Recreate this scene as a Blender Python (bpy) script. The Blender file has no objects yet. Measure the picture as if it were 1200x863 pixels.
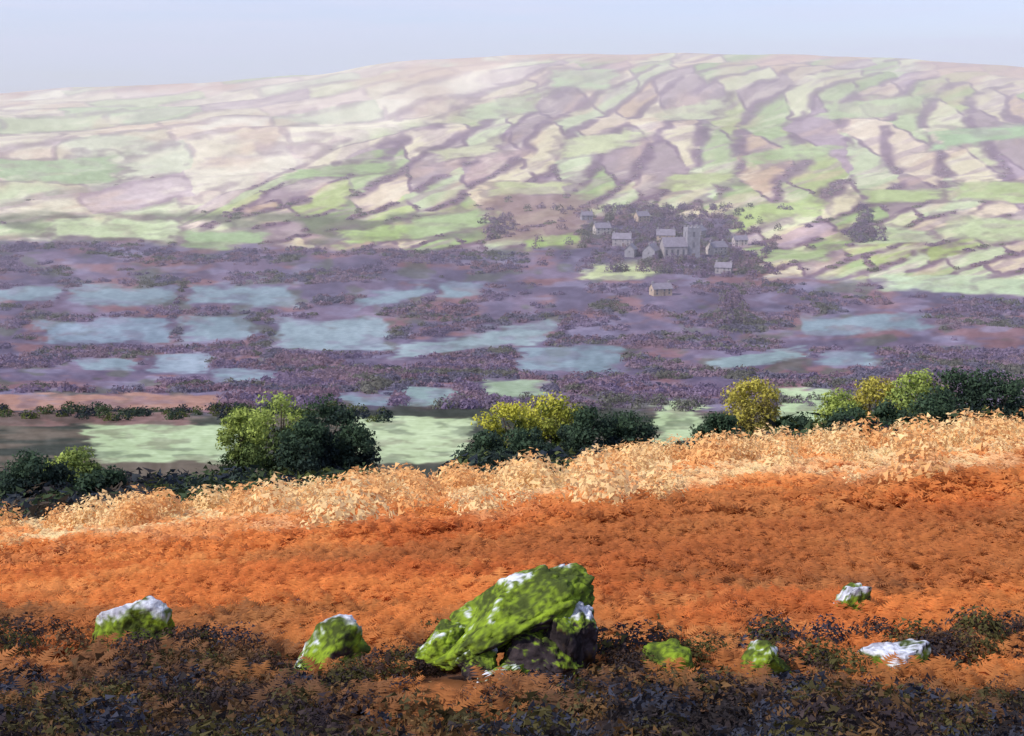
import bpy, bmesh, math, random
import numpy as np
from mathutils import Vector, Matrix, noise as mnoise
random.seed(7); rng=np.random.default_rng(11)
scene=bpy.context.scene
scene.view_settings.view_transform='Standard'
scene.view_settings.look='None'
scene.view_settings.exposure=0

# ---------------------------------------------------------------- helpers
def lin(c):
    c=np.asarray(c,dtype=float)/255.0
    return np.where(c<=0.04045,c/12.92,((c+0.055)/1.055)**2.4)
def sm(a,b,x):
    t=np.clip((np.asarray(x,dtype=float)-a)/(b-a),0,1); return t*t*(3-2*t)
G=np.random.default_rng(5).random((16,256,256))
def vn(x,y,s=0):
    x=np.asarray(x,float)+1000.3; y=np.asarray(y,float)+1000.7
    xi=np.floor(x).astype(int); yi=np.floor(y).astype(int)
    fx=x-xi; fy=y-yi; fx=fx*fx*(3-2*fx); fy=fy*fy*(3-2*fy)
    g=G[s%16]; a=g[xi%256,yi%256]; b=g[(xi+1)%256,yi%256]; c=g[xi%256,(yi+1)%256]; d=g[(xi+1)%256,(yi+1)%256]
    return (a*(1-fx)+b*fx)*(1-fy)+(c*(1-fx)+d*fx)*fy
def fbm(x,y,s=0,o=4):
    t=0;a=.5;n=0
    for i in range(o):
        t=t+a*vn(np.asarray(x)*2**i,np.asarray(y)*2**i,s+i); n+=a; a*=.5
    return t/n
def mixc(a,b,t):
    t=np.asarray(t)[...,None]; return a*(1-t)+b*t

# ---------------------------------------------------------------- terrain height
PY=[0,7.7,15,19,40,60,75,100,150,165,205,250,330,450,560,700,800,950,1150,1500,2000,2600,3200,3500,5000]
PZ=[-1.7,-4.0,-6.3,-7.5,-12.7,-17.9,-23.2,-31,-44,-45.8,-54,-62,-75,-90,-100,-101,-99,-92,-80,-65,-21,43,118,118,-60]
_ly=np.linspace(math.log(1),math.log(5200),1500)
_pz=np.interp(np.exp(_ly),PY,PZ)
_k=np.exp(-np.linspace(-2,2,25)**2); _k/=_k.sum()
_pp=np.pad(_pz,12,mode='edge'); _pzs=np.convolve(_pp,_k,mode='valid')
def H(x,y):
    x=np.asarray(x,float); y=np.asarray(y,float)
    ya=np.maximum(y,1.0)
    z=np.interp(np.log(ya),_ly,_pzs)
    W=sm(12,35,y)*(1-sm(70,170,y))
    z=z+0.1*x*W
    z=z+(fbm(x/2.2,y/2.2,1,3)-.5)*0.28*(1-sm(60,100,y))
    z=z+(fbm(x/9,y/9,3,2)-.5)*0.9*sm(18,40,y)*(1-sm(90,140,y))
    z=z+(fbm(x/110,y/110,2,3)-.5)*5*sm(400,900,y)
    z=z+(fbm(x/420,y/420,6,3)-.5)*38*sm(1000,2400,y)
    sk=np.interp(x/3200*1500+600,[-300,0,200,350,500,600,800,1000,1200,1500],[-95,-72,-50,-20,10,22,26,15,-8,-40])
    z=z+sk*sm(1500,3200,y)
    return z
def h1(x,y): return float(H(np.array([x]),np.array([y]))[0])

# ---------------------------------------------------------------- land cover (plan coordinates; bearings in 1/1000, distance in m)
CY=[165,205,250,330,450,560,700,800,950,1150,1500,2000,2600,3200,4000]
CV=[545,520,500,470,430,400,350,320,280,240,200,150,110,75,55]
TEAL=(124,140,148)  # blue-grey field colour with the valley's cloud shade mixed in
FIELDS=[
 (-343,-270,676,750,0,TEAL),(-253,-170,670,750,0,TEAL),(-120,-67,650,700,60,TEAL),(-57,-23,700,750,10,TEAL),
 (-430,-358,685,740,0,TEAL),(-373,-267,553,630,0,(128,143,156)),(-257,-207,560,643,0,TEAL),(-187,-100,530,637,-15,(134,149,155)),
 (-93,30,485,545,80,(134,149,152)),(7,83,435,535,0,TEAL),(157,230,430,475,60,(134,151,152)),(230,327,585,635,0,TEAL),
 (247,287,460,520,0,TEAL),(-343,-303,442,482,0,TEAL),(-287,-243,430,507,0,(136,149,160)),(-237,-193,400,443,0,TEAL),
 (-133,-100,315,350,0,TEAL),(-87,-47,315,370,0,(136,155,152)),(-20,27,342,400,0,(150,166,138)),
 (-340,-222,168,258,0,(166,182,140)),(-133,-33,165,275,0,(172,186,144)),(113,153,200,330,0,(166,182,138)),(213,260,250,365,0,(168,186,142)),
 (-440,-233,300,352,0,(160,122,108)),(-440,-260,255,292,0,(118,92,86)),
 (-363,-260,945,1045,0,(190,200,154)),(-253,-187,912,990,0,(144,162,116)),(-133,-67,905,985,60,(164,182,114)),
 (-80,-20,950,1050,70,(156,172,118)),(7,53,875,930,50,(158,176,108)),(60,107,765,830,10,(180,186,138)),
 (193,247,830,890,20,(156,170,116)),(295,430,730,800,-20,(174,188,150)),(267,330,935,1010,0,(182,192,146)),(338,430,950,1060,0,(176,186,136)),
 (273,335,1150,1260,30,(172,184,122)),(340,430,1170,1330,20,(176,188,126)),(173,240,985,1080,120,(168,182,112)),(327,400,1700,1900,80,(152,178,126)),
 (-400,-307,1370,1600,0,(160,176,130)),(-173,-100,1340,1470,120,(160,178,122)),(33,75,2450,2750,0,(162,180,130)),
 (120,170,1250,1400,60,(174,180,122)),(-20,40,1190,1300,60,(180,182,132)),(-60,-5,1550,1700,120,(190,188,146)),(40,95,1600,1760,120,(186,190,140)),
 (180,250,1480,1600,150,(158,174,116)),(240,310,2050,2250,150,(166,180,126)),(110,160,2000,2200,130,(182,186,142)),(-30,20,2100,2300,150,(170,182,134)),
]
def warp(x,y):
    u=x/np.maximum(y,1)
    a=u*1500; ly=np.log(np.maximum(y,1))
    u2=u+(fbm(a/28,ly*28,4,3)-.5)*.024+(fbm(a/7,ly*90,11,2)-.5)*.01
    y2=y*(1+(fbm(a/55,ly*22,8,3)-.5)*.065+(fbm(a/12,ly*60,2,2)-.5)*.022)
    return u2,y2
def fmask(x,y):
    u2,y2=warp(x,y); m=np.zeros_like(u2)
    for (a,b,c,d,sh,col) in FIELDS:
        a/=1000;b/=1000
        yy=y2-sh*np.clip((u2-a)/(b-a),0,1)
        e=.005; ey=.012*y
        k=sm(a-e,a+e,u2)*(1-sm(b-e,b+e,u2))*sm(c-ey,c+ey,yy)*(1-sm(d-ey,d+ey,yy))
        m=np.maximum(m,k)
    return m
def cells(x,y):
    y=np.maximum(y,1); A=x/y*1500
    V0=np.interp(y,CY,CV)
    A0=A
    A=A+(fbm(A/70,V0/30,9,2)-.5)*30+(fbm(A/12,V0/6,6,2)-.5)*10; V=V0+(fbm(A/150,V0/90,12,2)-.5)*14+(fbm(A/26,V0/10,1,2)-.5)*5
    left=1-sm(-40,60,(A0+600)-(300+ (225-V0)*2.4))
    slope=.30-.2*left
    q=(V+slope*A)/(12.5+6*sm(100,260,V0))
    j=np.floor(q); fq=q-j
    off=vn(j*3.7,j*0+2.5,13)*7
    r=((A-1.0*V)/ (62+60*left+20*sm(100,260,V0)))+off; i=np.floor(r); fr=r-i
    h=G[3][(i.astype(int)*7)%256,(j.astype(int)*13)%256]
    h2=G[4][(i.astype(int)*11)%256,(j.astype(int)*5)%256]
    e1=np.minimum(fq,1-fq); e2=np.minimum(fr,1-fr)*4.5
    edge=np.minimum(e1,e2)
    return h,h2,edge,left,A0,V0
PR=np.array([(150,168,108),(172,182,116),(186,194,150),(196,170,140),(164,142,148),(216,204,166),(162,176,122),(204,186,156),(160,140,138),(206,206,160)],float)
PL=np.array([(220,210,180),(196,202,158),(210,192,174),(224,216,188),(180,192,146),(214,202,172),(202,202,170),(194,176,170),(222,212,186),(206,204,164)],float)
def ypur(u):
    return np.interp(u*1500+600,[-300,0,300,600,680,690,860,870,900,1200,1500],[960,950,915,880,905,1060,1060,880,790,720,700])
def cover(x,y):
    x=np.asarray(x,float); y=np.asarray(y,float); yy=np.maximum(y,1)
    u=x/yy
    h,h2,edge,left,A,V=cells(x,yy)
    idx=(h*10).astype(int)%10
    c=mixc(PR[idx],PL[idx],left)
    c=c+((h2-.5)*20)[...,None]
    D=V+.30*A*(1-.6*left)
    st=fbm(D/6,A/50+3,2,4)
    st2=fbm(D/18,A/60,7,3)
    c=mixc(c,np.array([160,136,140.]),np.clip(sm(.52,.7,st)*(.55-.3*left),0,1))
    c=mixc(c,np.array([200,166,138.]),sm(.52,.7,st2)*.4)
    c=mixc(c,np.array([228,218,188.]),sm(.56,.72,fbm(D/7,A/36,5,4))*.35)
    hed=(1-sm(.06,.26,edge))*sm(.28,.48,fbm(A/30,V/10,10,3))*(1-.55*left)
    c=mixc(c,np.array([112,86,102.]),np.clip(hed*.85,0,1)*(1-.35*sm(1800,3000,yy)))
    u2,y2=warp(x,yy)
    pz=1-sm(-25,25,y2-ypur(u2))
    pc=mixc(np.array([110,94,114.]),np.array([92,82,104.]),sm(.35,.65,fbm(A/40,V/14,5,3)))  # purple valley ground, cloud shade put into the base colour
    pc=mixc(pc,np.array([124,92,98.]),sm(.5,.7,fbm(A/50,V/10,6,3)))
    pc=mixc(pc,np.array([88,90,82.]),sm(.55,.7,fbm(A/35,V/12,9,3))*.7)
    pc=mixc(pc,np.array([128,120,142.]),sm(.56,.72,fbm(A/45,V/9,13,3))*.7)
    c=mixc(c,pc,pz)
    ob=sm(900,960,y2)*(1-sm(1060,1120,y2))*(1-sm(-.05,.02,u))*(sm(.35,.6,fbm(A/50,V/12,12,2)))
    c=mixc(c,np.array([104,106,84.]),ob*.8)
    bb=sm(-.03,-.01,u2)*(1-sm(.045,.07,u2))*sm(900,960,y2)*(1-sm(1180,1300,y2))
    c=mixc(c,np.array([134,108,100.]),bb*.8)
    nz=1-sm(280,325,y2*(1+(fbm(A/60,A*0,3,2)-.5)*.2))
    ncol=mixc(np.array([98,88,76.]),np.array([54,58,50.]),sm(.35,.65,fbm(x/14,y/14,6,3)))
    c=mixc(c,ncol,nz)
    for (a,b,cc,d,sh,col) in FIELDS:
        a/=1000;b/=1000
        ys=y2-sh*np.clip((u2-a)/(b-a),0,1)
        e=.005; ey=.012*yy
        ring=sm(a-3*e,a-e,u2)*(1-sm(b+e,b+3*e,u2))*sm(cc-2.6*ey,cc-ey,ys)*(1-sm(d+ey,d+2.6*ey,ys))
        c=mixc(c,np.array([116,96,100.]),ring*.5*sm(800,900,yy)*sm(.35,.55,fbm(A/20,V/8,3,2)))
        k=sm(a-e,a+e,u2)*(1-sm(b-e,b+e,u2))*sm(cc-ey,cc+ey,ys)*(1-sm(d-ey,d+ey,ys))
        k=k*(.65+.35*sm(.35,.55,fbm(A/26,V/5,14,4)))
        c=mixc(c,np.array(col,float),k)
    c=c+((fbm(A/9,V/3.5,3,3)-.5)*32)[...,None]+((fbm(A/60,V/22,11,3)-.5)*44)[...,None]*sm(150,300,yy)[...,None]
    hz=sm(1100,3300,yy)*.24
    c=mixc(c,np.array([226,206,186.]),hz)  # distance haze mixed into the far ground colour
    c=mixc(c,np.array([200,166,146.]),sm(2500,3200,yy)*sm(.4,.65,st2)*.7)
    bz=1-sm(62,78,yy)
    bc=mixc(np.array([164,100,52.]),np.array([128,80,46.]),sm(.35,.65,fbm(x/3,y/3,4,4)))
    bc=mixc(bc,np.array([50,40,38.]),1-sm(8,14,yy+ (fbm(x/2.5,y/3.5,7,3)-.5)*15))  # nearest ground darkened, foreground shade put into the colour
    c=mixc(c,bc,bz)
    return np.clip(c,5,250)

# ---------------------------------------------------------------- mesh builders
def mesh_np(name,verts,faces,cols=None,mat=None,parent=None,smooth=False,loc=None):
    verts=np.asarray(verts,np.float32); faces=np.asarray(faces,np.int32); k=faces.shape[1]; n=len(faces)
    me=bpy.data.meshes.new(name); me.vertices.add(len(verts)); me.vertices.foreach_set('co',verts.ravel())
    me.loops.add(n*k); me.loops.foreach_set('vertex_index',faces.ravel())
    me.polygons.add(n); me.polygons.foreach_set('loop_start',np.arange(n,dtype=np.int32)*k)
    me.polygons.foreach_set('loop_total',np.full(n,k,np.int32))
    me.polygons.foreach_set('use_smooth',np.full(n,smooth,bool))
    me.update(calc_edges=True)
    if cols is not None:
        at=me.color_attributes.new('Col','FLOAT_COLOR','POINT')
        rgba=np.ones((len(verts),4),np.float32); rgba[:,:3]=cols; at.data.foreach_set('color',rgba.ravel())
    ob=bpy.data.objects.new(name,me); scene.collection.objects.link(ob)
    if mat: me.materials.append(mat)
    if parent: ob.parent=parent
    if loc is not None: ob.location=loc
    return ob
def mat_attr(name,rough=.9,nscale=6.,namt=.25,bump=0.,bscale=8.,transl=0.):
    m=bpy.data.materials.new(name); m.use_nodes=True; nt=m.node_tree; N=nt.nodes; L=nt.links
    b=N['Principled BSDF']; b.inputs['Roughness'].default_value=rough; b.inputs['Specular IOR Level'].default_value=.1
    a=N.new('ShaderNodeVertexColor'); a.layer_name='Col'
    tc=N.new('ShaderNodeTexCoord'); no=N.new('ShaderNodeTexNoise'); no.inputs['Scale'].default_value=nscale; no.inputs['Detail'].default_value=4
    L.new(tc.outputs['Object'],no.inputs['Vector'])
    mr=N.new('ShaderNodeMapRange'); mr.inputs[1].default_value=.25; mr.inputs[2].default_value=.75; mr.inputs[3].default_value=1-namt; mr.inputs[4].default_value=1+namt
    L.new(no.outputs['Fac'],mr.inputs[0])
    mx=N.new('ShaderNodeVectorMath'); mx.operation='SCALE'; L.new(a.outputs['Color'],mx.inputs[0]); L.new(mr.outputs[0],mx.inputs['Scale'])
    L.new(mx.outputs[0],b.inputs['Base Color'])
    if bump>0:
        n2=N.new('ShaderNodeTexNoise'); n2.inputs['Scale'].default_value=bscale; n2.inputs['Detail'].default_value=8; L.new(tc.outputs['Object'],n2.inputs['Vector'])
        bp=N.new('ShaderNodeBump'); bp.inputs['Strength'].default_value=bump; bp.inputs['Distance'].default_value=.05
        L.new(n2.outputs['Fac'],bp.inputs['Height']); L.new(bp.outputs[0],b.inputs['Normal'])
    if transl>0:
        tr=N.new('ShaderNodeBsdfTranslucent'); L.new(mx.outputs[0],tr.inputs['Color'])
        ms=N.new('ShaderNodeMixShader'); ms.inputs[0].default_value=transl
        L.new(b.outputs[0],ms.inputs[1]); L.new(tr.outputs[0],ms.inputs[2]); L.new(ms.outputs[0],N['Material Output'].inputs['Surface'])
    return m
def mat_plain(name,col,rough=.85,namt=.2,nscale=.6):
    m=bpy.data.materials.new(name); m.use_nodes=True; nt=m.node_tree; N=nt.nodes; L=nt.links
    b=N['Principled BSDF']; b.inputs['Roughness'].default_value=rough
    tc=N.new('ShaderNodeTexCoord'); no=N.new('ShaderNodeTexNoise'); no.inputs['Scale'].default_value=nscale; no.inputs['Detail'].default_value=6
    L.new(tc.outputs['Object'],no.inputs['Vector'])
    cr=N.new('ShaderNodeValToRGB'); c=np.array(col)
    cr.color_ramp.elements[0].position=.3; cr.color_ramp.elements[1].position=.7
    cr.color_ramp.elements[0].color=(*np.clip(c*(1-namt),0,1),1); cr.color_ramp.elements[1].color=(*np.clip(c*(1+namt),0,1),1)
    L.new(no.outputs['Fac'],cr.inputs[0]); L.new(cr.outputs[0],b.inputs['Base Color'])
    return m
M_ground=mat_attr('ground_cover',.95,.35,.12,.3,3.)
M_leaf=mat_attr('foliage',.85,1.5,.2,transl=.25)
M_fern=mat_attr('bracken_frond',.85,3.,.2,transl=.4)
M_wood=mat_attr('tinted_woodland',.95,.2,.15,transl=.4)
M_rock=mat_attr('mossy_granite',.9,11.,.25,.7,12.)
M_bark=mat_plain('bark',(.09,.065,.05),.9,.4,2.)

# ---------------------------------------------------------------- ground
us=np.concatenate([np.linspace(-.75,-.43,70,endpoint=False),np.linspace(-.43,.43,820),np.linspace(.43,.75,71)[1:]])
ys=np.concatenate([np.linspace(-14,1.5,20,endpoint=False),np.exp(np.linspace(math.log(1.5),math.log(60),150,endpoint=False)),np.exp(np.linspace(math.log(60),math.log(700),420,endpoint=False)),np.exp(np.linspace(math.log(700),math.log(5000),480))])
U,Y=np.meshgrid(us,ys)
X=U*(np.abs(Y)+9)
Z=H(X,Y)
nr,nc=X.shape
V=np.stack([X.ravel(),Y.ravel(),Z.ravel()],1)
ii=np.arange(nr*nc).reshape(nr,nc)
F=np.stack([ii[:-1,:-1].ravel(),ii[:-1,1:].ravel(),ii[1:,1:].ravel(),ii[1:,:-1].ravel()],1)
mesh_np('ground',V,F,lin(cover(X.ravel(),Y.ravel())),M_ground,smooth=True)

# ---------------------------------------------------------------- clump masses
def clumps(name,x,y,rad,hgt,cols,K,mat,tri=.42,zoff=0.,parent=None,jit=.28):
    n=len(x); z=H(x,y)+zoff
    d=rng.normal(size=(n,K,3)); d/=np.linalg.norm(d,axis=2,keepdims=True); d[...,2]=np.abs(d[...,2])*1.0-.15
    rr=(.6+.45*rng.random((n,K,1)))
    c=np.empty((n,K,3)); c[...,0]=x[:,None]+d[...,0]*rr[...,0]*rad[:,None]; c[...,1]=y[:,None]+d[...,1]*rr[...,0]*rad[:,None]
    c[...,2]=z[:,None]+np.maximum(d[...,2]*rr[...,0],-.1)*hgt[:,None]
    t1=rng.normal(size=(n,K,3)); t1/=np.linalg.norm(t1,axis=2,keepdims=True)
    t1=t1-.6*(t1*d).sum(2,keepdims=True)*d
    t2=np.cross(d,t1)+.35*rng.normal(size=(n,K,3))
    s=(tri*rad)[:,None,None]*(.6+.8*rng.random((n,K,1)))
    v=np.stack([c+t1*s,c-.5*t1*s+.8*t2*s,c-.5*t1*s-.8*t2*s],2).reshape(-1,3)
    cc=np.repeat(lin(np.clip(cols,0,250))[:,None,:],K,1)*(1+jit*2*(rng.random((n,K,1))-.5)); cc=np.repeat(cc.reshape(-1,3),3,0)
    f=np.arange(len(v)).reshape(-1,3)
    return mesh_np(name,v,f,np.clip(cc,0,.9),mat,parent)

HOUSES=[( 70,965,12,8,.3),(86,905,13,8.5,-.2),(101,1035,11,8,.5),(109,852,14,9.5,1.2),(160,875,13,8.5,.6),(166,795,10,6.5,-.3),
        (117,706,11,6.5,.3),(58,1040,9,6.5,.2),(178,925,10,6.5,.2),(146,960,12,8,1.1),(120,925,13,9,-.1),(93,862,11,8,1.3)]
CH=(134,858)
def clear_of_houses(x,y,near=50):
    k=np.ones(len(x),bool)
    for (u,hy,w,hh,r) in HOUSES+[(CH[0]-3,CH[1],30,9,0)]:
        hx=u/1000*hy; half=8 if w<20 else 18
        k&=~((np.abs(x-hx)<half)&(y>hy-near)&(y<hy+9))
    return k
# valley woodland, cloud shade put into its purple colours
n=26000
u=rng.uniform(-.5,.5,n); y=300+ (1000-300)*rng.random(n)**.9; x=u*y
ok=(y<ypur(u)-5)&(fmask(x,y)<.15)&(fmask(x,y+.025*y)<.2)&clear_of_houses(x,y)
ok&=(fbm(x/38,y/38,5,3)>.47)
x,y=x[ok],y[ok]
pal=np.array([(138,120,144),(122,108,134),(140,116,130),(116,110,128),(114,112,104),(146,124,138)],float)
wc=pal[(fbm(x/50,y/50,3,3)*17).astype(int)%6]+rng.normal(0,5,(len(x),1))
clumps('valley_woodland',x,y,rng.uniform(1.6,3.4,len(x)),rng.uniform(1.2,2.8,len(x)),wc,38,M_wood,tri=.24,jit=.12)
# hedges on the lower hillside
n=26000
u=rng.uniform(-.5,.5,n); y=800+900*rng.random(n); x=u*y
h,h2,edge,left,A,Vv=cells(x,y)
ok=(edge<.07)&(fbm(A/30,Vv/10,10,3)>.42)&(rng.random(n)<(.8-.75*left))&(rng.random(n)<1-.8*sm(1050,1700,y))
ok&=(y>ypur(u))&(fmask(x,y)<.2)&clear_of_houses(x,y)
x,y,u=x[ok],y[ok],u[ok]
pal=np.array([(150,126,142),(158,132,138),(134,132,114),(144,122,136)],float)
wc=mixc(pal[rng.integers(0,4,len(x))],np.array([190,172,176.]),sm(900,1700,y)*.7)  # hedge colours paled with distance, haze mixed in
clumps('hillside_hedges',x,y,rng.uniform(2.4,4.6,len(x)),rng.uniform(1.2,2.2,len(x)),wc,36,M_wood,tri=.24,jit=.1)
# village trees
gx=[];gy=[]
for (ua,ub,ya,yb,m) in [(55,185,880,1120,360),(268,280,930,1120,45),(264,290,940,1000,45),(-22,0,930,1060,26),(150,200,780,880,50),(165,185,600,720,30),(60,180,790,870,110)]:
    uu=rng.normal((ua+ub)/2,(ub-ua)/3.6,m)/1000; yy=rng.uniform(ya,yb,m); gx.append(uu*yy); gy.append(yy)
x=np.concatenate(gx); y=np.concatenate(gy); k=clear_of_houses(x,y,14); x,y=x[k],y[k]
pal=np.array([(128,108,132),(138,116,128),(118,114,108),(124,108,130)],float)
clumps('village_trees',x,y,rng.uniform(3,5.2,len(x)),rng.uniform(3.6,7.6,len(x)),pal[rng.integers(0,4,len(x))],120,M_wood,tri=.17,jit=.12)
# near hedgerow beyond the bracken crest
gx=[];gy=[];gh=[];gc=[]
def hedge(u0,u1,y0,y1,m,hm,pal,wob=0):
    t=rng.random(m); uu=(u0+(u1-u0)*t)/1000; yy=(y0+(y1-y0)*rng.random(m))*(1+wob*(fbm(uu*14,uu*0+2,5,2)-.5))
    gx.append(uu*yy); gy.append(yy); gh.append(rng.uniform(.5,1.25,m)*hm); gc.append(np.array(pal,float)[rng.integers(0,len(pal),m)])
DG=[(46,56,50),(58,70,48),(40,46,54),(76,82,46)]
hedge(-520,-110,90,140,440,3.0,DG); hedge(-520,-300,80,125,170,3.4,[(54,52,54),(70,60,50),(44,48,52)]); hedge(-300,-150,80,110,120,2.6,DG)
hedge(-110,-40,110,135,60,1.6,DG); hedge(-45,120,115,150,200,4.0,DG); hedge(120,520,112,155,400,4.4,DG)
hedge(210,520,135,160,210,7.0,DG)
hedge(-430,-100,264,300,120,2.3,DG,.22); hedge(-60,300,292,325,150,2.6,[(94,94,86),(104,92,106)],.2)
x=np.concatenate(gx);y=np.concatenate(gy);hh=np.concatenate(gh);cc=np.concatenate(gc)
clumps('hedgerow',x,y,hh*.75+.3,hh,cc*1.12,120,M_leaf,tri=.16)

# ---------------------------------------------------------------- trees
def tube(pts,rad,n=7):
    vs=[];fs=[]
    for i,p in enumerate(pts):
        d=(pts[min(i+1,len(pts)-1)]-pts[max(i-1,0)]).normalized()
        a=d.orthogonal().normalized(); b=d.cross(a)
        for k in range(n):
            t=2*math.pi*k/n; vs.append(p+(a*math.cos(t)+b*math.sin(t))*rad[i])
    for i in range(len(pts)-1):
        for k in range(n): fs.append((i*n+k,i*n+(k+1)%n,(i+1)*n+(k+1)%n,(i+1)*n+k))
    return vs,fs
def tree(name,um,y,height,R,pal,ncl=42,leaves=130,low=.08):
    x=um/1000*y; z=h1(x,y)-.2
    e=bpy.data.objects.new(name,None); scene.collection.objects.link(e); e.location=(x,y,z)
    vs=[];fs=[]
    def add(p,r):
        v,f=tube(p,r); o=len(vs); vs.extend(v); fs.extend([tuple(i+o for i in q) for q in f])
    top=height*.72
    tp=[Vector((random.uniform(-.15,.15)*i,random.uniform(-.15,.15)*i,top*i/5)) for i in range(6)]
    add(tp,[height*.035*(1-.16*i) for i in range(6)])
    cen=[]
    for i in range(ncl):
        while True:
            d=np.array([random.uniform(-1,1) for _ in range(3)])
            if np.linalg.norm(d)<1: break
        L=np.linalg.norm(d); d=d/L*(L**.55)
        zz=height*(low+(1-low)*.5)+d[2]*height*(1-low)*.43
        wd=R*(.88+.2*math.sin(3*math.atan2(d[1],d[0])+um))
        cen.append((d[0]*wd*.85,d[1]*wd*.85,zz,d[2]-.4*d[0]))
    for c in cen[:14]:
        b=tp[2+random.randint(0,2)]; q=Vector(c[:3]); m=(b+q)/2+Vector((0,0,-.3))
        add([b,m,q],[height*.013,height*.009,height*.003])
    mesh_np('trunk_and_limbs',np.array([tuple(v) for v in vs]),np.array(fs),None,M_bark,e,smooth=True)
    K=leaves; C=np.array(cen); n=len(C)
    d=rng.normal(size=(n,K,3)); d/=np.linalg.norm(d,axis=2,keepdims=True)
    r=(R*rng.uniform(.24,.4,n))[:,None,None]*rng.random((n,K,1))**.4
    p=C[:,None,:3]+d*r*np.array([1.15,1.15,.8])
    p[...,2]=np.maximum(p[...,2],.25)
    t1=rng.normal(size=(n,K,3)); t1/=np.linalg.norm(t1,axis=2,keepdims=True); t2=np.cross(d+.3*rng.normal(size=d.shape),t1)
    s=rng.uniform(.12,.3,(n,K,1))
    v=np.stack([p+t1*s,p-.6*t1*s+.7*t2*s,p-.6*t1*s-.7*t2*s],2).reshape(-1,3)
    P=np.array(pal,float); tt=np.clip(.45+.7*C[:,3]+rng.normal(0,.2,n),0,1)  # lighter leaf colour on upper-left clumps, sunlit side painted in
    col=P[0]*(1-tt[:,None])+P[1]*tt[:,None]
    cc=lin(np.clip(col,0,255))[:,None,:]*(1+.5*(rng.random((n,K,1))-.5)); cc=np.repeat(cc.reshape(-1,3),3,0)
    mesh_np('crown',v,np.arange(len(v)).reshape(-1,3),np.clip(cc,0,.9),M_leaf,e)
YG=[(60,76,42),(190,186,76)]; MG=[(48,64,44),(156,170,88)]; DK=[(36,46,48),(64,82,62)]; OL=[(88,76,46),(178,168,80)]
for t in [('oak_tree',-187,148,11.3,4.8,MG),('oak_tree',-150,146,11.2,3.8,DK),('oak_tree',-216,150,9.6,3.2,MG),('oak_tree',-165,138,8.5,3.4,DK),('oak_tree',-128,142,7.6,3.4,DK),
          ('oak_tree',-3,146,10.5,3.9,YG),('oak_tree',32,150,11.8,4.5,YG),('hawthorn_tree',63,140,9.2,3.7,DK),('hawthorn_tree',94,144,8.8,3.8,DK),('hawthorn_tree',15,134,7.,3.4,DK),('hawthorn_tree',-22,136,6.4,3,DK),
          ('oak_tree',193,150,12.8,4.4,OL),('hawthorn_tree',168,142,8.2,3.2,DK),('hawthorn_tree',228,146,8.8,3.2,DK),
          ('oak_tree',264,150,11.2,3.9,MG),('oak_tree',292,152,12.6,4.4,OL),('oak_tree',323,150,13.6,4.6,MG),('oak_tree',356,147,14.4,4.8,DK),('oak_tree',385,146,13.2,4.6,DK),('oak_tree',415,150,12.5,4.4,DK),('oak_tree',340,140,10.5,3.8,DK),('oak_tree',305,142,9.5,3.4,DK),('oak_tree',272,140,8.6,3.2,DK),
          ('hawthorn_tree',-355,128,6.4,3.2,MG),('hawthorn_tree',-388,120,6.4,3.6,DK),('hawthorn_tree',-330,112,4.8,2.6,DK)]:
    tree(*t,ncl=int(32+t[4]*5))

# ---------------------------------------------------------------- buildings
wallmats=[mat_plain('limewash_wall',(.46,.40,.38)),mat_plain('stone_wall_pale',(.32,.28,.30)),mat_plain('stone_wall_warm',(.42,.32,.25)),mat_plain('granite_wall',(.27,.25,.29))]
roofm=mat_plain('slate_roof',(.21,.18,.23),.7); glass=mat_plain('window_glass',(.13,.12,.15),.4); doorm=mat_plain('painted_door',(.18,.13,.12),.6); trim=mat_plain('stone_trim',(.30,.27,.30))
def addmesh(name,vs,fs,mat,parent):
    me=bpy.data.meshes.new(name); me.from_pydata(vs,[],fs); me.update(); o=bpy.data.objects.new(name,me); scene.collection.objects.link(o); me.materials.append(mat); o.parent=parent; return o
def box(x0,x1,y0,y1,z0,z1,vs,fs):
    o=len(vs); vs+= [(x0,y0,z0),(x1,y0,z0),(x1,y1,z0),(x0,y1,z0),(x0,y0,z1),(x1,y0,z1),(x1,y1,z1),(x0,y1,z1)]
    fs+= [tuple(o+i for i in q) for q in [(0,3,2,1),(4,5,6,7),(0,1,5,4),(1,2,6,5),(2,3,7,6),(3,0,4,7)]]
def gabled(w,d,eh,rh,wm,parent,x0=0,pre=''):
    a=w/2;b=d/2
    vs=[(x0-a,-b,-3),(x0+a,-b,-3),(x0+a,b,-3),(x0-a,b,-3),(x0-a,-b,eh),(x0+a,-b,eh),(x0+a,b,eh),(x0-a,b,eh),(x0-a,0,eh+rh),(x0+a,0,eh+rh)]
    addmesh(pre+'walls',vs,[(0,1,5,4),(2,3,7,6),(1,2,6,9,5),(3,0,4,8,7),(0,3,2,1),(4,5,9,8),(6,7,8,9)],wm,parent)
    o=.4; t=.25; k=rh/b; vs=[];fs=[]
    for s in (-1,1):
        q=len(vs); yo=s*(b+o); zo=eh-k*o
        vs+=[(x0-a-o,yo,zo+.03),(x0+a+o,yo,zo+.03),(x0+a+o,0,eh+rh+.03),(x0-a-o,0,eh+rh+.03),(x0-a-o,yo,zo+t),(x0+a+o,yo,zo+t),(x0+a+o,0,eh+rh+t),(x0-a-o,0,eh+rh+t)]
        fs+=[tuple(q+i for i in f) for f in [(0,1,2,3),(4,5,6,7),(0,1,5,4),(1,2,6,5),(0,3,7,4)]]
    addmesh(pre+'roof',vs,fs,roofm,parent)
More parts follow.
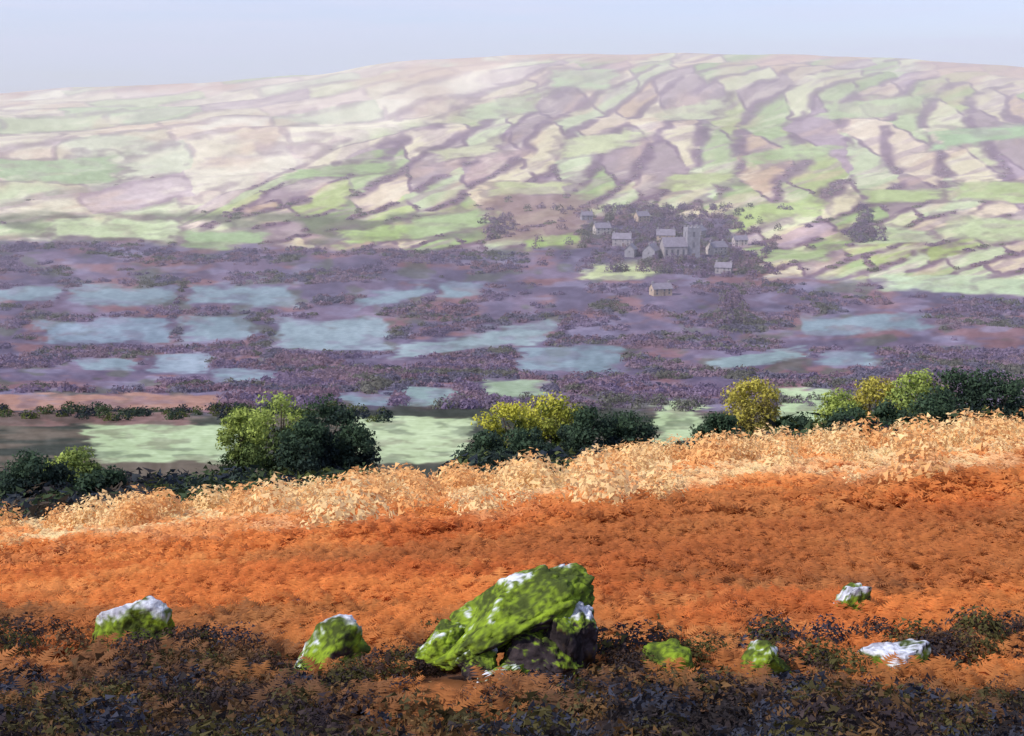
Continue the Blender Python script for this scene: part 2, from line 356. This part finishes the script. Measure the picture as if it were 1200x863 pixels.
def house(um,y,w,hh,rot,i):
    x=um/1000*y; z=h1(x,y); e=bpy.data.objects.new('stone_cottage',None); scene.collection.objects.link(e); e.location=(x,y,z); e.rotation_euler=(0,0,rot)
    d=w*.6; eh=hh*.6; gabled(w,d,eh,hh*.42,wallmats[i%4],e)
    vs=[];fs=[]
    for wx in (-.32,0.08,.34):
        for wz in (eh*.2,eh*.62):
            if wx==0.08 and wz<eh*.5: continue
            box(w*wx-.5,w*wx+.5,-d/2-.06,-d/2-.004,wz,wz+1.2,vs,fs)
    box(-w/2-.06,-w/2-.004,-.5,.5,eh*.6,eh*.6+1.2,vs,fs)
    addmesh('windows',vs,fs,glass,e)
    vs=[];fs=[]; box(w*.08-.55,w*.08+.55,-d/2-.07,-d/2-.004,0,2.1,vs,fs); addmesh('door',vs,fs,doorm,e)
    vs=[];fs=[]
    for s in (-1,1): box(s*w*.44-.5,s*w*.44+.5,-.4,.4,eh+hh*.3,eh+hh*.42+1.3,vs,fs)
    addmesh('chimneys',vs,fs,trim,e)
for i,hs in enumerate(HOUSES): house(*hs,i)
e=bpy.data.objects.new('church',None); scene.collection.objects.link(e); cx=CH[0]/1000*CH[1]; e.location=(cx,CH[1],h1(cx,CH[1])); e.rotation_euler=(0,0,.18)
gabled(16,11,8,5.5,wallmats[1],e,x0=-6.9,pre='nave_')
vs=[];fs=[]; box(1.2,10.2,-4.5,4.5,-3,20,vs,fs); addmesh('tower',vs,fs,wallmats[3],e)
vs=[];fs=[]
for fx in (1.3,3.9,6.5,8.9):
    box(fx,fx+1.2,-4.65,-3.8,20.003,21.2,vs,fs); box(fx,fx+1.2,3.8,4.65,20.003,21.2,vs,fs)
addmesh('battlements',vs,fs,trim,e)
vs=[];fs=[]
for wz in (7,14): box(4.9,6.5,-4.58,-4.504,wz,wz+3.4,vs,fs)
box(1.12,1.196,-.8,.8,14,17,vs,fs)
for k in range(4): box(-14+k*3.9,-12.6+k*3.9,-5.58,-5.504,2.2,6,vs,fs)
addmesh('windows',vs,fs,glass,e)
vs=[];fs=[]; box(4.7,6.7,-4.6,-4.504,0,3,vs,fs); addmesh('door',vs,fs,doorm,e)

# ---------------------------------------------------------------- boulders
def rock_mesh(name,dim,rot,loc,seed,parent=None,moss=.5,white=.5,dark=1.,sub=6):
    bm=bmesh.new(); bmesh.ops.create_icosphere(bm,subdivisions=sub,radius=1)
    r=random.Random(seed); pl=[]
    for k in range(13):
        n_=Vector((r.gauss(0,1),r.gauss(0,1),r.gauss(0,.8))).normalized(); pl.append((n_,r.uniform(.55,.85)))
    R=Matrix.Rotation(rot[2],3,'Z')@Matrix.Rotation(rot[1],3,'Y')@Matrix.Rotation(rot[0],3,'X')
    sv=Vector((seed*3.1,seed*1.7,0))
    for v in bm.verts:
        p=v.co.copy()
        for n_,dd in pl:
            s=p.dot(n_)
            if s>dd: p-=n_*(s-dd)*.94
        rd=1-abs(mnoise.noise(p*2.6+sv*1.3))*2
        p+=p.normalized()*(mnoise.fractal(p*1.8+sv,1,2,5)*.15+mnoise.fractal(p*7+sv,1,2,4)*.03-max(0,rd-.8)*.25)
        v.co=R@Vector((p.x*dim[0],p.y*dim[1],p.z*dim[2]))
    bm.normal_update()
    zs=[v.co.z for v in bm.verts]; z0,z1=min(zs),max(zs)
    # height of the rock's crest along its length, so lichen sits along the crest
    xs=[v.co.x for v in bm.verts]; x0_,x1_=min(xs),max(xs); prof=[-9]*17
    for v in bm.verts:
        b_=int((v.co.x-x0_)/(x1_-x0_+1e-6)*16.999)
        prof[b_]=max(prof[b_],v.co.z)
    me=bpy.data.meshes.new(name); bm.to_mesh(me)
    W=lin((204,207,216)); W2=lin((146,146,158)); Mo=lin((124,146,42)); Mo2=lin((64,74,34)); St=lin((92,80,84))*dark; Dk=lin((44,38,42))*dark
    Bw=lin((100,76,50))*dark
    cols=np.empty((len(bm.verts),4),np.float32); cols[:,3]=1
    for i,v in enumerate(bm.verts):
        nz=v.normal.z; q=v.co*4.2+sv; fx=(v.co.x-x0_)/(x1_-x0_+1e-6)*16; b0=int(fx); b1=min(16,b0+1)
        top=prof[b0]*(1-(fx-b0))+prof[b1]*(fx-b0)
        below=(top-v.co.z)/(z1-z0)
        a=mnoise.fractal(q,1,2,5); b=mnoise.fractal(q*1.1+Vector((9,4,2)),1,2,5); g=mnoise.fractal(q*5,1,2,4)
        c=Dk+(St-Dk)*min(1,max(0,.4+a+g*.6)); bw=min(1,max(0,(b+g*.5-.1)*3)); c=c*(1-bw)+Bw*bw
        m=min(1,max(0,(nz*.6-below*.8+.36+b*.6+g*.3+(moss-.5)*1.0)*4)); mc=Mo2+(Mo-Mo2)*min(1,max(0,.45+a+g)); c=c*(1-m)+mc*m
        w=min(1,max(0,(.10-below*1.25+nz*.05+a*.30+g*.14+(white-.5)*.5)*9)); c=c*(1-w)+(W2+(W-W2)*min(1,max(0,.6+b+g)))*w
        cols[i,:3]=c
    at=me.color_attributes.new('Col','FLOAT_COLOR','POINT')
    at.data.foreach_set('color',cols.ravel())
    bm.free()
    for p in me.polygons: p.use_smooth=True
    o=bpy.data.objects.new(name,me); scene.collection.objects.link(o); me.materials.append(M_rock); o.location=loc
    if parent: o.parent=parent
    return o
ROCKS=[]
def boulder(x,y,dim,rot,seed,moss,white,lift=.15,dark=1):
    z=h1(x,y); rock_mesh('boulder',dim,rot,(x,y,z+dim[2]*lift),seed,None,moss,white,dark,5); ROCKS.append((x,y,max(dim[0],dim[1])))
boulder(-4.0,12.9,(.50,.36,.42),(0,-.25,.2),3,.7,.45,.3,.6)
boulder(-1.72,11.2,(.48,.3,.34),(.1,-.45,.3),4,.7,.45,.3,.6)
boulder(1.38,10.5,(.31,.22,.29),(0,.1,.2),5,1.05,.0,.25,.6)
boulder(2.2,10.6,(.31,.22,.27),(0,-.35,.2),6,.8,.35,.25,.6)
boulder(3.6,11.4,(.43,.28,.28),(0,-.3,.2),8,.45,.6,.25,.6)
boulder(4.5,16.0,(.34,.3,.4),(0,0,.2),9,.6,.45,.35,.8)
oe=bpy.data.objects.new('rock_outcrop',None); scene.collection.objects.link(oe)
ox,oy=.02,10.5; oe.location=(ox,oy,h1(ox,oy)); ROCKS.append((ox,oy,.85)); ROCKS.append((-.4,9.9,.5))
rock_mesh('main_slab',(.76,.5,.33),(.1,-.44,.1),(-.04,.12,.52),21,oe,.9,.25,.7)
rock_mesh('right_block',(.30,.42,.56),(0,.12,.3),(.46,.02,.38),22,oe,.1,.35,.5)
rock_mesh('left_toe',(.34,.3,.22),(0,-.3,.2),(-.58,0,.26),23,oe,.95,.2,.7)
rock_mesh('front_block',(.46,.3,.38),(0,.3,-.2),(.16,-.28,.14),24,oe,.0,-.4,.45)
rock_mesh('middle_knob',(.2,.2,.16),(.2,-.2,.2),(-.3,-.3,.3),27,oe,.5,.5,.7)
rock_mesh('front_slab',(.36,.2,.26),(.3,-.75,.2),(-.2,-.62,.14),25,oe,.35,.3,.9)

# ---------------------------------------------------------------- bracken, heather
def frond_template(nf,det,seed,spread=.75,up=.9):
    r=np.random.default_rng(seed); T=[];tt=[]
    for f in range(nf):
        az=2*math.pi*(f+r.random()*.8)/nf; L=r.uniform(.65,1.1); sp=spread*r.uniform(.6,1.2); dr=np.array([math.cos(az),math.sin(az),0]); sd=np.array([-math.sin(az),math.cos(az),0])
        def P(t): return dr*L*sp*t+np.array([0,0,L*up*(t*1.15-.62*t*t)])
        if det:
            T.append([P(0)-sd*.012,P(0)+sd*.012,P(.9)]); tt+=[0,0,.9]
            for k in range(9):
                t=.22+.75*k/9; w=.36*L*(1-t)**.75+.03
                for s in (-1,1):
                    tip=P(min(t+.1,1))+sd*s*w+np.array([0,0,-.12*w+r.normal()*.03])
                    T.append([P(t-.03),P(t+.055),tip]); tt+=[t,t,min(1,t+.2)]
        else:
            T.append([P(.05)-sd*.015,P(.05)+sd*.015,P(1)]); tt+=[0,0,1]
            for k in range(4):
                t=.3+.68*k/4; w=.3*L*(1-t)**.7+.05
                for s in (-1,1):
                    tip=P(min(t+.12,1))+sd*s*w+np.array([0,0,-.15*w+r.normal()*.05])
                    T.append([P(t-.07),P(t+.1),tip]); tt+=[t,t,min(1,t+.2)]
    return np.array(T).reshape(-1,3),np.array(tt)
def scatter(name,x,y,scale,cols,temps,mat,tipgain=.4):
    Vs=[];Cs=[]
    z=H(x,y)-.04; pick=rng.integers(0,len(temps),len(x)); rot=rng.uniform(0,6.283,len(x)); lc=lin(np.clip(cols,0,252))
    for k,(T,tt) in enumerate(temps):
        m=pick==k; n=m.sum()
        if n==0: continue
        c=np.cos(rot[m])[:,None]; s=np.sin(rot[m])[:,None]; S=scale[m][:,None]
        v=np.empty((n,len(T),3)); v[...,0]=x[m][:,None]+(T[:,0]*c-T[:,1]*s)*S; v[...,1]=y[m][:,None]+(T[:,0]*s+T[:,1]*c)*S; v[...,2]=z[m][:,None]+T[:,2]*S*(.85+.3*rng.random((n,1)))
        Vs.append(v.reshape(-1,3)); Cs.append((lc[m][:,None,:]*(.85+tipgain*tt[None,:,None])*(1+.3*(rng.random((n,len(T),1))-.5))).reshape(-1,3))
    v=np.concatenate(Vs); mesh_np(name,v,np.arange(len(v)).reshape(-1,3),np.clip(np.concatenate(Cs),0,.9),mat)
def off_rocks(x,y,f=.9):
    k=np.ones(len(x),bool)
    for (rx,ry,r) in ROCKS: 
        k&=~(((x-rx)**2+(y-ry)**2)<(r*f)**2)
        k&=~((np.abs(x-rx)<r*.7)&(y<ry)&(y>ry-r*.9-.05))
    return k
def dkz(x,y): return fbm(x/2.5,y/3.5,7,3)
def bcol(x,y):
    n1=fbm(x/4,y/5,4,4); n2=fbm(x/1.4,y/2,6,3); n3=fbm(x/9,y/6,9,3)
    c=mixc(np.array([204,124,66.]),np.array([184,102,54.]),sm(.38,.62,n1))
    c=mixc(c,np.array([214,148,86.]),sm(.52,.74,n2)*.6)
    c=mixc(c,np.array([158,98,58.]),sm(.5,.68,n3)*.6)
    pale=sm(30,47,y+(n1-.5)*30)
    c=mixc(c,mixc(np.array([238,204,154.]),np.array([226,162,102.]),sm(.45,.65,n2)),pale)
    dk=1-sm(8.5,18,y+(dkz(x,y)-.5)*18)
    c=mixc(c,mixc(np.array([146,98,58.]),np.array([102,74,54.]),sm(.4,.6,n2)),dk)
    return c
near_t=[frond_template(7,True,s) for s in range(6)]
far_t=[frond_template(9,False,s,.6,1.) for s in range(6)]
n=8000; y=np.sqrt(rng.uniform(8.2**2,30**2,n)); x=rng.uniform(-.55,.55,n)*(y+1)
k=off_rocks(x,y,.95)&(rng.random(n)<.35+.65*sm(8,13,y+(dkz(x,y)-.5)*13)); x,y=x[k],y[k]
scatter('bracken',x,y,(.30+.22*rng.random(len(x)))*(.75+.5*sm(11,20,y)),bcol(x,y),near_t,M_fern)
n=12500; y=np.sqrt(rng.uniform(29**2,76**2,n)); x=rng.uniform(-.52,.52,n)*y
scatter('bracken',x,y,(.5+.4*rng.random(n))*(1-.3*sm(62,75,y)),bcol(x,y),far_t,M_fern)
# pale rounded scrub along the crest
n=1500; y=rng.uniform(32,66,n); x=rng.uniform(-.5,.5,n)*y
k=rng.random(n)<(.05+.95*sm(42,57,y+(fbm(x/6,y/6,3,2)-.5)*16))*sm(.4,.6,fbm(x/3,y/5,2,2)+.1); x,y=x[k],y[k]
pc=mixc(np.array([242,212,158.]),np.array([232,182,122.]),sm(.4,.6,fbm(x/2,y/2,5,2)))
sz=rng.random(len(x))**1.6
clumps('pale_scrub',x,y,.42+.85*sz,.8+1.35*sz,pc,300,M_fern,tri=.11,jit=.08)
n=5200; y=np.sqrt(rng.uniform(5**2,17**2,n)); x=rng.uniform(-.6,.6,n)*(y+2)
k=off_rocks(x,y,.92)&(rng.random(n)<1.0-.95*sm(8,13,y+(dkz(x,y)-.5)*13)); x,y=x[k],y[k]
pal=np.array([(62,52,52),(52,44,48),(90,68,48),(78,72,44),(56,58,70),(46,41,42),(104,78,50),(70,64,42)],float)  # dark heather tones that also carry painted foreground shade
clumps('heather',x,y,rng.uniform(.12,.3,len(x)),rng.uniform(.10,.26,len(x)),pal[(fbm(x/1.2,y/1.6,8,3)*23).astype(int)%8]*1.05,70,M_leaf,tri=.13)
# dark gorse mounds between and behind the rocks
gx=[];gy=[];gh=[]
for (cx_,cy_,sx,m,hh_) in [(-4.6,11.4,.6,14,.40),(-3.3,12.2,.4,8,.36),(-2.4,10.6,.35,10,.34),(-1.1,11.2,.25,8,.36),(-1.1,10.0,.3,14,.34),(.95,11.0,.2,12,.48),(.9,10.2,.2,8,.3),(-.75,10.8,.2,7,.34),
        (1.75,11.2,.25,7,.34),(2.75,11.0,.3,9,.38),(3.1,12.6,.35,8,.42),(4.2,11.9,.45,14,.45),(5.0,13.0,.4,9,.5),(-5.4,13.2,.4,8,.42),(.3,8.9,.8,14,.22),(2.6,9.3,.9,18,.24),(-2.4,9.2,.8,18,.24)]:
    gx.append(rng.normal(cx_,sx,m)); gy.append(rng.normal(cy_,.25,m)); gh.append(rng.uniform(.5,1.1,m)*hh_)
x=np.concatenate(gx);y=np.concatenate(gy);hh=np.concatenate(gh); k=off_rocks(x,y,.95); x,y,hh=x[k],y[k],hh[k]
pal=np.array([(72,56,50),(54,46,46),(92,68,48),(76,72,42),(54,50,58)],float)
clumps('gorse',x,y,hh*.75,hh,pal[rng.integers(0,5,len(x))]*1.05,420,M_leaf,tri=.085)

# ---------------------------------------------------------------- haze: real homogeneous air volume over the valley
vs=[];fs=[]; box(-7000,7000,270,4300,-300,215,vs,fs)
me=bpy.data.meshes.new('haze'); me.from_pydata(vs,[],fs); hzo=bpy.data.objects.new('haze',me); scene.collection.objects.link(hzo)
m=bpy.data.materials.new('haze_air'); m.use_nodes=True; N=m.node_tree.nodes; L=m.node_tree.links; N.remove(N['Principled BSDF'])
vsn=N.new('ShaderNodeVolumeScatter'); vsn.inputs['Color'].default_value=(.97,.95,.98,1); vsn.inputs['Density'].default_value=.00027; vsn.inputs['Anisotropy'].default_value=0
L.new(vsn.outputs[0],N['Material Output'].inputs['Volume']); me.materials.append(m)

# ---------------------------------------------------------------- light, sky, camera
sun_el=math.radians(40); sun_az=math.radians(-118)
w=bpy.data.worlds.new("World"); scene.world=w; w.use_nodes=True; N=w.node_tree.nodes; L=w.node_tree.links
sky=N.new('ShaderNodeTexSky'); sky.sky_type='NISHITA'; sky.sun_disc=False; sky.sun_elevation=sun_el; sky.sun_rotation=sun_az; sky.altitude=300; sky.air_density=1.0; sky.dust_density=.6; sky.ozone_density=2.5
tc=N.new('ShaderNodeTexCoord'); mp=N.new('ShaderNodeMapping'); mp.inputs['Scale'].default_value=(2.2,2.2,30); mp.inputs['Rotation'].default_value=(0,.05,0)
no=N.new('ShaderNodeTexNoise'); no.inputs['Scale'].default_value=1.6; no.inputs['Detail'].default_value=7; no.inputs['Roughness'].default_value=.6
L.new(tc.outputs['Generated'],mp.inputs[0]); L.new(mp.outputs[0],no.inputs['Vector'])
mr=N.new('ShaderNodeMapRange'); mr.inputs[1].default_value=.38; mr.inputs[2].default_value=.64; mr.inputs[3].default_value=.35; mr.inputs[4].default_value=.95
L.new(no.outputs['Fac'],mr.inputs[0])
tint=N.new('ShaderNodeMix'); tint.data_type='RGBA'; tint.blend_type='MULTIPLY'; tint.inputs[0].default_value=1; tint.inputs[7].default_value=(1.1,1.08,1.38,1)
L.new(sky.outputs[0],tint.inputs[6])
cl=N.new('ShaderNodeMix'); cl.data_type='RGBA'; L.new(mr.outputs[0],cl.inputs[0]); L.new(tint.outputs[2],cl.inputs[6]); cl.inputs[7].default_value=(5.7,6.1,8.0,1)
bg=N['Background']; bg.inputs['Strength'].default_value=.137; L.new(cl.outputs[2],bg.inputs['Color'])
sl=bpy.data.lights.new('sun','SUN'); sl.energy=4.2; sl.angle=math.radians(.8); sl.color=(1,.95,.86)
so=bpy.data.objects.new('sun',sl); scene.collection.objects.link(so)
d=Vector((math.sin(sun_az)*math.cos(sun_el),math.cos(sun_az)*math.cos(sun_el),math.sin(sun_el)))
so.rotation_euler=(-d).to_track_quat('-Z','Y').to_euler()
cam=bpy.data.cameras.new('camera'); co=bpy.data.objects.new('camera',cam); scene.collection.objects.link(co)
cam.sensor_width=36; cam.lens=45; cam.clip_end=12000; cam.clip_start=.1
co.rotation_euler=(math.radians(90-11.3),0,0); scene.camera=co
